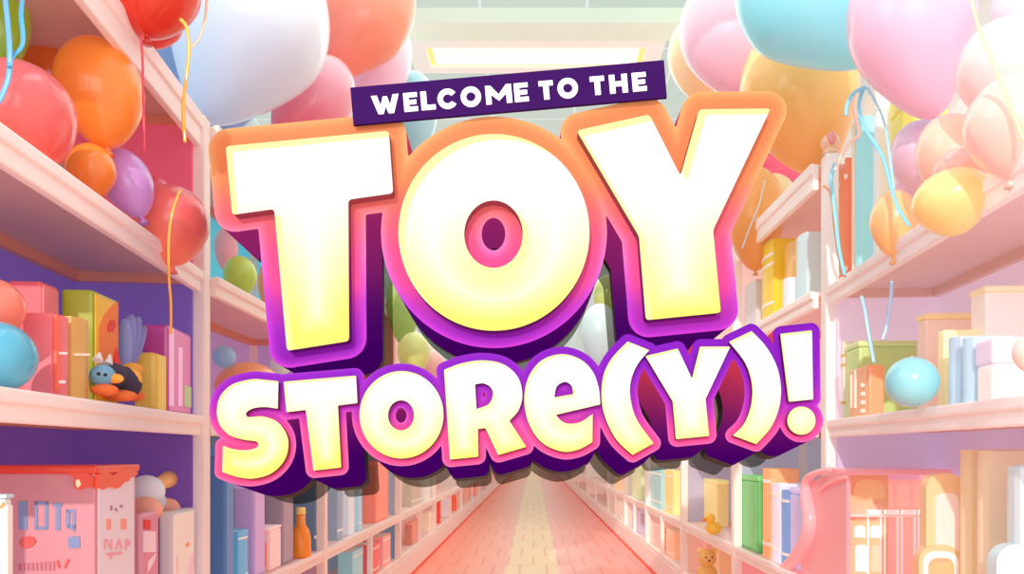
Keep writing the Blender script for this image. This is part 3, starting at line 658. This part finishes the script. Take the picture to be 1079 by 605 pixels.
# right cluster
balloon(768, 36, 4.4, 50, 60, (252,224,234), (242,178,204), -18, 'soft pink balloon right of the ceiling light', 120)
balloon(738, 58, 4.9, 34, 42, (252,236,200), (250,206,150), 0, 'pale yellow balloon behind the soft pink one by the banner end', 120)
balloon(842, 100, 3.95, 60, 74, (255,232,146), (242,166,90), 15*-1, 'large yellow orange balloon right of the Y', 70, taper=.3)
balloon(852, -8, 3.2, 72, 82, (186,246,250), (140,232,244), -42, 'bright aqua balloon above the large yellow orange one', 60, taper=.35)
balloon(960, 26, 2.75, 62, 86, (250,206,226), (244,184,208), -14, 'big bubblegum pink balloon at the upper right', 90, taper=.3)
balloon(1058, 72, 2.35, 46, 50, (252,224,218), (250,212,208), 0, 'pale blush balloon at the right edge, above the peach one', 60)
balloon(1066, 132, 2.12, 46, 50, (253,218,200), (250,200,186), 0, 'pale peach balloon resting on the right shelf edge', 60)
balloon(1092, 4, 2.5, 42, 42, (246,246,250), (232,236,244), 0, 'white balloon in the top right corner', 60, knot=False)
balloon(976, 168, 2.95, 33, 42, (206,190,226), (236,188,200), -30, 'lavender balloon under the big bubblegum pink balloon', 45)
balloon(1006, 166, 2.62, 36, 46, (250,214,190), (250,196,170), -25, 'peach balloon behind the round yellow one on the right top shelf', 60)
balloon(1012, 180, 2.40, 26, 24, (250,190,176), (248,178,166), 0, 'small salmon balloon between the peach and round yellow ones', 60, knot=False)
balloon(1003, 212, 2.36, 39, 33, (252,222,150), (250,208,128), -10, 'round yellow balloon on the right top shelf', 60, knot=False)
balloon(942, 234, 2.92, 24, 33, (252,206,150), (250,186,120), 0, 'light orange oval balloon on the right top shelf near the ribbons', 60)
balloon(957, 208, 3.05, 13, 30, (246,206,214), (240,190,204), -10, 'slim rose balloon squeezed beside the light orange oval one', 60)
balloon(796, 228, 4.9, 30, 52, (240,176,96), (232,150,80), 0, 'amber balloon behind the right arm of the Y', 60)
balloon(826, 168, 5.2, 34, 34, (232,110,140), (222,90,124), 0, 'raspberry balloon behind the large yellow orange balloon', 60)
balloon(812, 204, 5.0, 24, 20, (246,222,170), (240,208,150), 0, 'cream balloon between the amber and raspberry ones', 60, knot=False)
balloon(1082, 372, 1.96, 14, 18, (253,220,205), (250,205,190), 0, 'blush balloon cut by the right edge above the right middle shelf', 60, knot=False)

# ---- ribbons
def ribbon(pts, c, w, label, group=None, cat='ribbon', name='ribbon'):
    P = catmull([at(*p) for p in pts], 8)
    o = MB().tube(P, w, 6, .35).build(name, mat(c, .35, .15, .3), None, True)
    return tag(o, label, cat, group)
ribbon([(148,38,2.5),(150,60,2.49),(151,100,2.48),(152,160,2.47)], (228,72,96), .0042, 'straight rose string under the hanging red orange balloon', cat='string', name='balloon_string')
ribbon([(190,20,2.46),(197,30,2.45),(199,55,2.45),(196,85,2.45),(193,115,2.45),(195,150,2.45)], (240,176,62), .0058, 'golden ribbon curling down in front of the pale blue white balloon')
ribbon([(142,46,2.62),(137,56,2.6),(133,66,2.6)], (246,168,40), .005, 'short orange ribbon tail under the hanging red balloon')
ribbon([(218,-5,2.6),(216,20,2.6),(210,40,2.6),(202,50,2.6)], (244,196,150), .0045, 'thin peach ribbon beside the golden one')
ribbon([(5,-5,2.0),(8,25,1.98),(10,55,1.95),(9,80,1.95),(3,98,1.95),(-2,108,1.95)], (110,178,226), .008, 'sky blue ribbon over the lime green balloon')
ribbon([(24,-5,2.05),(22,15,2.02),(24,38,2.0),(22,50,1.98),(13,60,1.96),(10,70,1.94)], (88,176,214), .0075, 'teal ribbon crossing the sky blue one at the top left')
ribbon([(190,200,2.5),(182,222,2.48),(178,250,2.48),(178,292,2.5),(180,320,2.52),(180,352,2.54)], (244,160,60), .0048, 'thin orange string hanging past the left shelf to the pink box', cat='string', name='balloon_string')
ribbon([(912,92,3.0),(900,98,2.98),(893,110,2.95),(892,122,2.95)], (140,212,232), .008, 'short aqua ribbon bow end under the aqua balloon')
ribbon([(910,92,3.0),(905,112,2.98),(912,135,2.9),(930,165,2.85),(940,200,2.8),(946,218,2.75),(958,238,2.7)], (132,208,232), .0078, 'long aqua ribbon curling down to the right shelf')
ribbon([(914,92,3.0),(924,110,2.98),(932,130,2.9),(937,160,2.85),(942,200,2.8)], (168,216,236), .006, 'pale blue ribbon running beside the long aqua ribbon')
ribbon([(902,96,3.2),(899,110,3.2),(902,126,3.2),(905,142,3.2),(896,150,3.2),(886,165,3.2),(880,180,3.2)], (244,206,190), .008, 'peach ribbon loop leading to the large yellow orange balloon')
ribbon([(880,172,3.35),(876,190,3.35),(880,225,3.35),(884,262,3.35),(890,290,3.35)], (140,214,228), .009, 'aqua ribbon tail hanging beside the near right post')
ribbon([(868,196,3.5),(876,205,3.45),(880,240,3.42),(884,268,3.40),(890,292,3.38)], (240,150,90), .008, 'orange ribbon tail hanging beside the near right post')
ribbon([(908,312,3.05),(912,330,3.0),(916,355,2.98),(921,382,2.95)], (170,212,236), .008, 'pale blue ribbon hanging over the green box on the right middle shelf')
ribbon([(940,296,2.9),(938,320,2.9),(934,345,2.9),(930,358,2.9)], (180,208,236), .007, 'powder blue ribbon under the right top shelf')
ribbon([(1023,-5,2.0),(1030,25,2.0),(1044,60,2.0),(1058,95,2.0),(1079,148,2.0)], (252,226,170), .005, 'pale gold string across the blush balloon', cat='string', name='balloon_string')
ribbon([(806,190,4.6),(800,215,4.6),(790,240,4.6),(782,262,4.6)], (205,210,212), .005, 'grey white string by the amber balloon', cat='string', name='balloon_string')

# ================================================================== RIGHT SHELVES: colours paled to paint in bright haze
# top shelf of the near right bay: upright slabs
def rbook(key, pn, pm, pf, yt, lv, c, label, v0=.06, a=None, **kw): return book(frame(key, pn, pm, pf, yt, lv, v0, a), label, c, **kw)
rbook('R1', 872, 884, 872, 176, 'up', (250,196,150), 'pale orange book at the near right post on the top shelf', .10, .22, em=.12)
rbook('R1', 898, 892, 884, 166, 'up', (252,150,116), 'salmon orange book second from the near right post on the top shelf', .10, .22, em=.12)
rbook('R1', 908, 900, 893, 128, 'up', (246,222,196), 'cream book third from the near right post on the top shelf', .10, .22, em=.12, bands=0)
rbook('R1', 914, 906, 901, 122, 'up', (168,232,238), 'tall pale aqua book fourth from the near right post on the top shelf', .10, .22, em=.12, bands=0)
it = frame('R1', 948, 924, 907, 92, 'up', .16, .2); carton(it, 'tall white box behind the aqua ribbons on the right top shelf', (246,240,238), lid=(250,246,240), em=.15)
it = frame('R1', 975, 950, 938, 92, 'up', .20, .2); carton(it, 'bright lemon box tucked behind the balloons on the right top shelf', (244,232,110), lid=(248,236,130), em=.12)
# second right bay, upper shelf
rbook('R2', 846, 838, 826, 252, 'up', (244,190,110), 'orange cream book beside the yellow book on the second right bay top shelf', .1, .2, bands=0)
rbook('R2', 830, 814, 802, 251, 'up', (250,214,60), 'tall yellow book with white bands on the second right bay top shelf', .05, .16, bands=3)
rbook('R2', 856, 849, 838, 244, 'up', (212,236,238), 'white blue book next to the near right post on the second bay top shelf', .05, .2, bands=0)
rbook('R2', 838, 830, 824, 292, 'up', (232,240,244), 'short white book in front of the white blue book', .02, .1, bands=0)
rbook('R2', 806, 796, 784, 294, 'up', (222,216,216), 'short grey white book left of the tall yellow book', .05, .16, bands=0)
# near right middle shelf  (ordered from the post to the right)
G1 = 'mid'
rbook('R1', 873, 870, 866, 360, 'mid', (214,214,150), 'pale olive book against the near right post on the middle shelf', .05, .2, em=.12)
rbook('R1', 883, 880, 871, 360, 'mid', (206,206,120), 'olive green book second from the near right post', .05, .2, em=.12)
rbook('R1', 894, 890, 881, 359, 'mid', (240,232,214), 'cream and olive striped book third from the near right post', .05, .2, em=.12, bandc=(214,180,110), bands=3)
it = frame('R1', 968, 905, 891, 359, 'mid', .05, .26); carton(it, 'long light green box behind the orange box on the right middle shelf', (196,222,140), lid=(212,232,160), em=.12, lidh=.08)
it = frame('R1', 932, 915, 894, 384, 'mid', .02, None); r = carton(it, 'orange box with white dotted stripes in front of the light green box', (250,168,120), (248,190,140), em=.12)
decal('printed_marks', it, 'front', [R4(908,404+k*9,912,408+k*9) for k in range(4)]+[R4(901,390,903,430), R4(897,395,898.6,430)], mat((255,250,240), .5, .3), r, .005, 'white dots and stripes')
ball(961, 410, 2.6, 26.5, (146,216,222), 'aqua ball on the right middle shelf in front of the orange box', rest=1.552)
it = frame('R1', 1025, 975, 966, 330, 'mid', .16, .28); r = carton(it, 'tall beige box with lilac band behind the yellow box on the right middle shelf', (244,214,196), lid=(252,222,166), em=.15, lidh=.06)
it = frame('R1', 1020, 994, 987, 347, 'mid', .08, .22); carton(it, 'pale yellow box left of the powder blue books', (252,232,176), em=.15)
rbook('R1', 1024, 1010, 998, 354, 'mid', (196,216,232), 'powder blue rounded book right of the pale yellow box', .04, .18, bands=0, em=.15)
rbook('R1', 1040, 1024, 1013, 355, 'mid', (190,218,232), 'second powder blue book, right of the first one', .03, .18, bands=0, em=.15)
it = frame('R1', 1100, 1038, 1022, 301, 'mid', .20, .26); r = carton(it, 'tall cream box with lilac band at the right edge of the middle shelf', (250,232,220), lid=(252,232,190), em=.18, lidh=.05)
it = frame('R1', 1110, 1046, 1029, 356, 'mid', .03, .24); r = carton(it, 'low blush box with a lavender lid at the right edge', (250,232,224), lid=(228,214,236), em=.18, lidh=.4)
# near right lower shelf: pink doll house
b = bays['R1']
it = frame('R1', 1060, 892, 862, 498, 'low', -.016, .45); it.u1 = b.L-.033
r = root('doll_house', tuple(it.c), 'large rose pink open doll house with scrolled side on the near right lower shelf', 'doll house')
u0, u1, v0, v1, z0, z1 = it.u0, it.u1, it.v0, it.v1, it.z0, it.z1
pink = mat((246,172,176), .45, .2, .3); pk2 = mat((252,200,190), .5, .4)  # doll house interior given self-glow in place of light
hz = lambda z: z
b.hexa(MB(), u1-.02, u1, v0, v1, z0, z1-.04, .006).build('side_panel', mat((250,176,168), .5, .4), r)
b.hexa(MB(), u0, u1, v1-.02, v1, z0, z1-.01, .004).build('rear_panel', pk2, r)
b.hexa(MB(), u0-.02, u1+.02, v0-.0, v1+.0, z1-.012, z1+.015, .01).build('roof_board', pink, r)
b.hexa(MB(), u0, u1, v0, v1, z0, z0+.02, .004).build('base_board', pink, r)
# aisle-facing front panel
fp = [P1(x, y, -.02, 'R1') for x, y in [(892,499),(878,501),(864,503),(856,508),(853,516),(855,530),(858,548),(855,566),(846,584),(836,597),(830,606),(892,606)]]
n_ = -b.v; fp = [Vector(q) for q in fp]; zb_ = z0+.0
MB().prism(fp[:-2]+[Vector((fp[-2].x, fp[-2].y, zb_)), Vector((fp[-1].x, fp[-1].y, zb_))], b.v*.018).build('front_panel', mat((240,160,166), .45, .2, .3), r)
# balcony rooms seen from the near side
rw = mat((255,244,238), .5, .3); cr_ = mat((252,190,170), .5, .15)
for k in range(4):
    vv = v0+.11+k*.075
    if vv+.05 > v1-.02: break
    b.hexa(MB(), u0+.10, u0+.115, vv, vv+.058, z1-.16, z1-.05, .004).build('wall_panel', mat((250,184,168), .5, .4), r)
    f_ = MB(); b.hexa(f_, u0+.05, u0+.06, vv, vv+.006, z0+.03, z1-.17); b.hexa(f_, u0+.05, u0+.06, vv+.056, vv+.062, z0+.03, z1-.17); b.hexa(f_, u0+.05, u0+.06, vv, vv+.062, z1-.19, z1-.17)
    fo = f_.build('window_frame', rw, r)
b.hexa(MB(), u0+.02, u1-.02, v0+.02, v1-.02, z1-.20, z1-.19).build('storey_board', pk2, r)
# scrolled bracket on the aisle side
sc = [(876,495),(864,497),(853,503),(850,514),(852,530),(855,548),(852,566),(842,585),(828,600),(812,612)]
P = catmull([P1(x, y, -.035, 'R1') if x > 0 else None for x, y in sc], 8)
o = MB().tube(P, lambda q: .014+.034*math.sin(math.pi*min(1,q*.62)), 10, .7).build('scroll', mat((248,172,176), .4, .2, .4), r, True); o['label'] = 'curling pink side scroll'
P = catmull([P1(x, y, -.03, 'R1') for x, y in [(892,503),(880,506),(870,511),(863,518)]], 8)
o = MB().tube(P, .008, 10).build('scroll', mat((250,170,170), .4, .2, .4), r, True)
# facade block with windows next to the opening
it2 = frame('R1', 935, 915, 893, 506, 'low', .02, None)
def facade(key, pn, pm, pf, yt, label, c, v0, a, win, arch=True, name='toy_house', em=.06):
    it = frame(key, pn, pm, pf, yt, 'low', v0, a); r = root(name, tuple(it.c), label, 'toy house'); b = it.b
    u0, u1, z0, z1, v0, v1 = it.u0, it.u1, it.z0, it.z1, it.v0, it.v1; w = v1-v0; n = 10
    # arch profile across v, extruded along u
    rr = w*.42 if arch else w*.1; loop = [b.P(u0, v0, z0)]
    for k in range(n+1): t = math.pi-math.pi/2*k/n; loop.append(b.P(u0, v0+rr+rr*math.cos(t), z1-rr+rr*math.sin(t)))
    for k in range(n+1): t = math.pi/2-math.pi/2*k/n; loop.append(b.P(u0, v1-rr+rr*math.cos(t), z1-rr+rr*math.sin(t)))
    loop.append(b.P(u0, v1, z0)); MB().prism(loop, b.u*(u1-u0)).build('body', mat(c, .5, em, .2), r)
    for (a0, a1, q0, q1, cc) in win:
        vv0 = v0+w*a0; vv1 = v0+w*a1; zz0 = z0+(z1-z0)*q0; zz1 = z0+(z1-z0)*q1; rr2 = (vv1-vv0)*.35
        lp = [b.P(u0, vv0, zz0)]
        for k in range(6): t = math.pi-math.pi/2*k/5; lp.append(b.P(u0, vv0+rr2+rr2*math.cos(t), zz1-rr2+rr2*math.sin(t)))
        for k in range(6): t = math.pi/2-math.pi/2*k/5; lp.append(b.P(u0, vv1-rr2+rr2*math.cos(t), zz1-rr2+rr2*math.sin(t)))
        lp.append(b.P(u0, vv1, zz0)); MB().prism(lp, -b.u*.006).build('window', mat(cc, .4, em+.05, .2), r)
    return it
W1, W2, W3 = (255,250,244), (252,206,150), (250,190,160)
facade('R1', 936, 895, 893.5, 500, 'tall orange and cream toy facade with little windows, left in the doll house opening', (250,196,150), .02, None,
       [(.1,.9,.80,.96,W2), (.12,.42,.62,.76,W3), (.55,.86,.62,.76,W3), (.12,.40,.48,.58,W1), (.52,.80,.48,.58,W1), (.14,.46,.20,.42,W1), (.56,.84,.20,.42,(250,214,180)), (.2,.8,.02,.14,W2)], arch=False)
facade('R1', 1016, 976, 969, 499, 'tall pale orange arched toy house right of the pink doll house', (252,206,156), .03, None, [(.22,.85,.35,.88,(248,224,214)), (.3,.75,.06,.28,(250,226,200))])
facade('R1', 1014, 968, 962, 574, 'small orange arched toy house with white outline in front of the taller one', (252,198,150), -.0, None, [(.1,.9,.05,.93,W1), (.2,.8,.5,.86,(252,196,140)), (.25,.75,.1,.42,(248,226,216))])
rbook('R1', 1036, 1022, 1010, 474, 'low', (252,226,182), 'thick cream yellow book, left of two on the near right lower shelf', .12, .26, bands=0, em=.05)
rbook('R1', 1064, 1040, 1028, 475, 'low', (252,226,190), 'thick pale apricot book, right of two on the near right lower shelf', .10, .28, bands=0, em=.05)
it = frame('R1', 1120, 1074, 1058, 490, 'low', .06, .3); carton(it, 'pale aqua rounded box at the right edge of the lower shelf', (216,232,234), bev=.04, em=.05)
facade('R1', 1100, 1050, 1040, 574, 'small white and aqua toy house at the bottom right', (214,232,234), .0, None, [(.12,.9,.05,.9,W1), (.3,.75,.3,.75,(240,214,200))], em=.04)

# ---- second and later bays, hand listed: key, near, mid, far, top row, level, colour, kind, label
rows = [
 ('L2',232,238,246,470,'low',(84,120,165),'carton','tall steel blue box just right of the near left post, under the S'),
 ('L2',246,268,279,508,'low',(186,150,196),'carton','lilac box right of the steel blue box under the S'),
 ('L2',279,298,309,505,'low',(150,128,140),'carton','mauve grey box right of the lilac box under the S'),
 ('L2',232,252,262,560,'low',(110,178,215),'book','light blue book with white pages at the bottom left under the S'),
 ('L2',262,284,296,556,'low',(238,188,186),'carton','rounded pink box with orange window under the S'),
 ('L2',300,316,326,528,'low',(200,120,100),'book','brick red book behind the orange bottle'),
 ('L2',326,332,337,490,'low',(100,120,145),'book','slate blue book against the second left post'),
 ('L3',348,356,362,505,'low',(150,165,185),'book','grey blue book right after the second left post'),
 ('L3',360,368,374,508,'low',(222,226,230),'book','light grey book under the T of the lower sign'),
 ('L3',372,378,382,512,'low',(175,210,225),'book','pale blue book left of the salmon box'),
 ('L3',382,396,409,486,'low',(240,130,110),'carton','salmon box with faint stripes between the second and third left posts'),
 ('L3',356,372,383,582,'floor',(150,205,212),'book','pale teal book on the bottom left shelf'),
 ('L3',383,392,400,575,'floor',(232,96,100),'book','red book right of the pale teal one on the bottom left shelf'),
 ('L3',398,404,412,566,'floor',(245,160,155),'book','pink book right of the red one on the bottom left shelf'),
 ('L4',426,434,444,500,'low',(196,180,160),'book','taupe book first after the third left post'),
 ('L4',444,448,454,500,'low',(226,220,210),'book','pale grey book beside the taupe one under the O'),
 ('L4',455,460,466,498,'low',(240,150,120),'book','orange pink book under the R of the lower sign, nearest of three'),
 ('L4',426,434,444,552,'floor',(205,130,110),'carton','terracotta box on the bottom shelf below the taupe book'),
 ('L4',446,452,458,540,'floor',(240,215,190),'book','cream book on the bottom shelf beside the terracotta box'),
 ('L4',460,464,470,527,'floor',(236,90,70),'book','red edged book on the bottom left shelf'),
 ('L4',470,473,478,524,'floor',(235,225,230),'book','white book right of the red edged one'),
 ('L4',479,481,486,522,'floor',(240,110,80),'book','slim vermilion book before the fourth left post'),
 ('L5',489,493,497,510,'floor',(245,170,150),'carton','small peach box past the fourth left post'),
 ('L5',499,502,506,506,'floor',(245,150,130),'carton','small coral box further along the left bottom shelf'),
 ('R2',805,799,781,502,'low',(98,180,100),'carton','bright green box on the second right bay lower shelf'),
 ('R2',816,811,803,494,'low',(250,176,120),'book','orange book right of the bright green box'),
 ('R2',826,821,812,510,'low',(232,228,240),'book','white lilac book right of the orange one'),
 ('R2',834,831,823,517,'low',(120,165,220),'book','blue book with pale pages right of the white lilac one'),
 ('R2',862,852,832,516,'low',(184,176,216),'carton','lavender box beside the pink scroll of the doll house'),
 ('R3',768,756,726,506,'low',(248,216,140),'carton','cream yellow box between the second and third right posts'),
 ('R4',714,709,700,496,'low',(250,220,140),'book','yellow book left of the third right post'),
 ('R4',700,696,686,494,'low',(160,205,205),'book','sea green book left of the yellow one'),
 ('R5',680,676,666,492,'low',(196,206,160),'carton','sage box beyond the fourth right post'),
 ('R6',661,657,647,494,'low',(240,200,160),'carton','sand box beyond the fifth right post'),
 ('R6',646,643,636,492,'low',(215,215,195),'carton','grey green box farther along the right shelf'),
 ('R3',766,758,750,560,'floor',(246,196,150),'book','apricot book on the right bottom shelf behind the teddy bear'),
 ('R3',752,744,728,566,'floor',(242,180,160),'carton','pink apricot box on the right bottom shelf'),
 ('R4',716,710,702,560,'floor',(248,190,150),'book','orange book on the right bottom shelf left of the third post'),
 ('R4',702,697,688,556,'floor',(246,170,155),'carton','salmon box on the right bottom shelf'),
 ('R5',679,675,666,540,'floor',(190,170,190),'carton','mauve box on the right bottom shelf'),
 ('R6',661,657,648,532,'floor',(222,205,195),'carton','pale beige box on the right bottom shelf'),
 ('R6',644,641,634,524,'floor',(240,180,160),'carton','small salmon box far along the right bottom shelf'),
]
for key, pn, pm, pf, yt, lv, c, kind, label in rows:
    it = frame(key, pn, pm, pf, yt, lv, .2 if ('cream yellow box between' in label or 'teddy' in label or 'pink apricot' in label or 'brick red' in label) else .05, None)
    if it.v1-it.v0 < .08: it.v1 = it.v0+.18
    if kind == 'book': book(it, label, c, em=.25, bands=2)  # raised self-glow stands in for light on these darker shelves
    else:
        r = carton(it, label, c, tuple(min(255, int(v*1.06+6)) for v in c), lid=tuple(min(255, int(v*1.1+10)) for v in c), em=.25, lidh=.07)
        if 'orange window' in label:
            decal('window', it, 'near', [[(266,600),(266,575),(270,566),(277,566),(281,574),(281,597)]], mat((250,150,110), .5, .2), r, .005, 'orange arched window')
# orange bottle in the second left bay
c = P1(317, 560, .05, 'L2'); c.z = ZL['low']+.002
r = root('toy_bottle', tuple(c), 'orange bottle with a yellow centre stripe below the T of the lower sign', 'bottle')
pr = [(0,.0),(.058,.0),(.062,.02),(.060,.12),(.05,.17),(.03,.20),(.026,.27),(.0,.27)]
V = []; Fc = []; n = 24
for (a, z) in pr:
    for i in range(n): V.append(c+Vector((a*math.cos(i*2*math.pi/n), a*math.sin(i*2*math.pi/n), z)))
for j in range(len(pr)-1):
    for i in range(n): A = j*n+i; B = j*n+(i+1) % n; Fc.append((A, B, B+n, A+n))
mk('body', V, Fc, mat((250,140,30), .25, .12, .6), r, True)
MB().cone(c+Vector((0,0,.268)), c+Vector((0,0,.31)), .03, .028, 20).build('cap', mat((250,210,120), .4, .1), r)
# duck and teddy on the right
c = P1(752, 548, .02, 'R3'); c.z = ZL['low']+.002
r = root('toy_duck', tuple(c), 'tiny golden toy duck in front of the cream yellow box', 'toy')
MB().ball(c+Vector((0,0,.055)), .06, (1.1,.8,.85)).ball(c+Vector((-.03,0,.13)), .042).build('body', mat((252,196,60), .4, .15, .4), r, True)
MB().cone(c+Vector((-.065,-.01,.125)), c+Vector((-.10,-.015,.12)), .016, .004).build('beak', mat((240,130,50), .4, .1), r)
c = P1(745, 590, .05, 'R3'); c.z = ZL['floor']+.002
r = root('teddy_bear', tuple(c), 'small honey coloured teddy bear on the right bottom shelf', 'toy')
MB().ball(c+Vector((0,0,.09)), .09, (1,.8,1)).ball(c+Vector((0,-.01,.23)), .075).ball(c+Vector((-.05,-.07,.03)), .035).ball(c+Vector((.05,-.07,.03)), .035).build('body', mat((240,190,110), .8, .12), r, True)
MB().ball(c+Vector((-.055,0,.29)), .026).ball(c+Vector((.055,0,.29)), .026).build('ears', mat((250,214,130), .8, .12), r, True)
MB().ball(c+Vector((-.025,-.075,.245)), .008).ball(c+Vector((.025,-.075,.245)), .008).ball(c+Vector((0,-.085,.22)), .009).build('face_features', mat((70,45,40), .4), r, True)
# window on the rounded pink box
# ================================================================== LIGHT
def area(name, loc, rot, sx, sy, e, c=(1,1,1)):
    l = bpy.data.lights.new(name, 'AREA'); l.shape = 'RECTANGLE'; l.size = sx; l.size_y = sy; l.energy = e; l.color = c
    o = bpy.data.objects.new(name, l); COL.objects.link(o); o.location = loc; o.rotation_euler = rot; return o
w = bpy.data.worlds.new('world'); S.world = w; w.use_nodes = True
w.node_tree.nodes['Background'].inputs['Color'].default_value = (.93, .95, 1, 1); w.node_tree.nodes['Background'].inputs['Strength'].default_value = 1.0
su = bpy.data.lights.new('sun', 'SUN'); su.energy = 1.9; su.angle = math.radians(.8); su.color = (1, .97, .93)
so = bpy.data.objects.new('sun', su); COL.objects.link(so); so.rotation_euler = Vector((.24, 1, -.42)).to_track_quat('-Z', 'Y').to_euler()
area('aisle_light', (0, 9, CEIL-.15), (0, 0, 0), 3, 12, 110, (1, .98, .94))
area('near_light', (0, 3.2, CEIL+.2), (0, 0, 0), 3.5, 1.2, 60, (1, .98, .95))
area('front_light', (-.3, -1.2, 2.6), (math.radians(80), 0, 0), 3, 1.6, 30, (1, .98, .96))
area('right_fill', (-1.0, 1.6, 3.4), (0, math.radians(-58), math.radians(-8)), 1.2, 1.2, 9, (1, .98, .97))
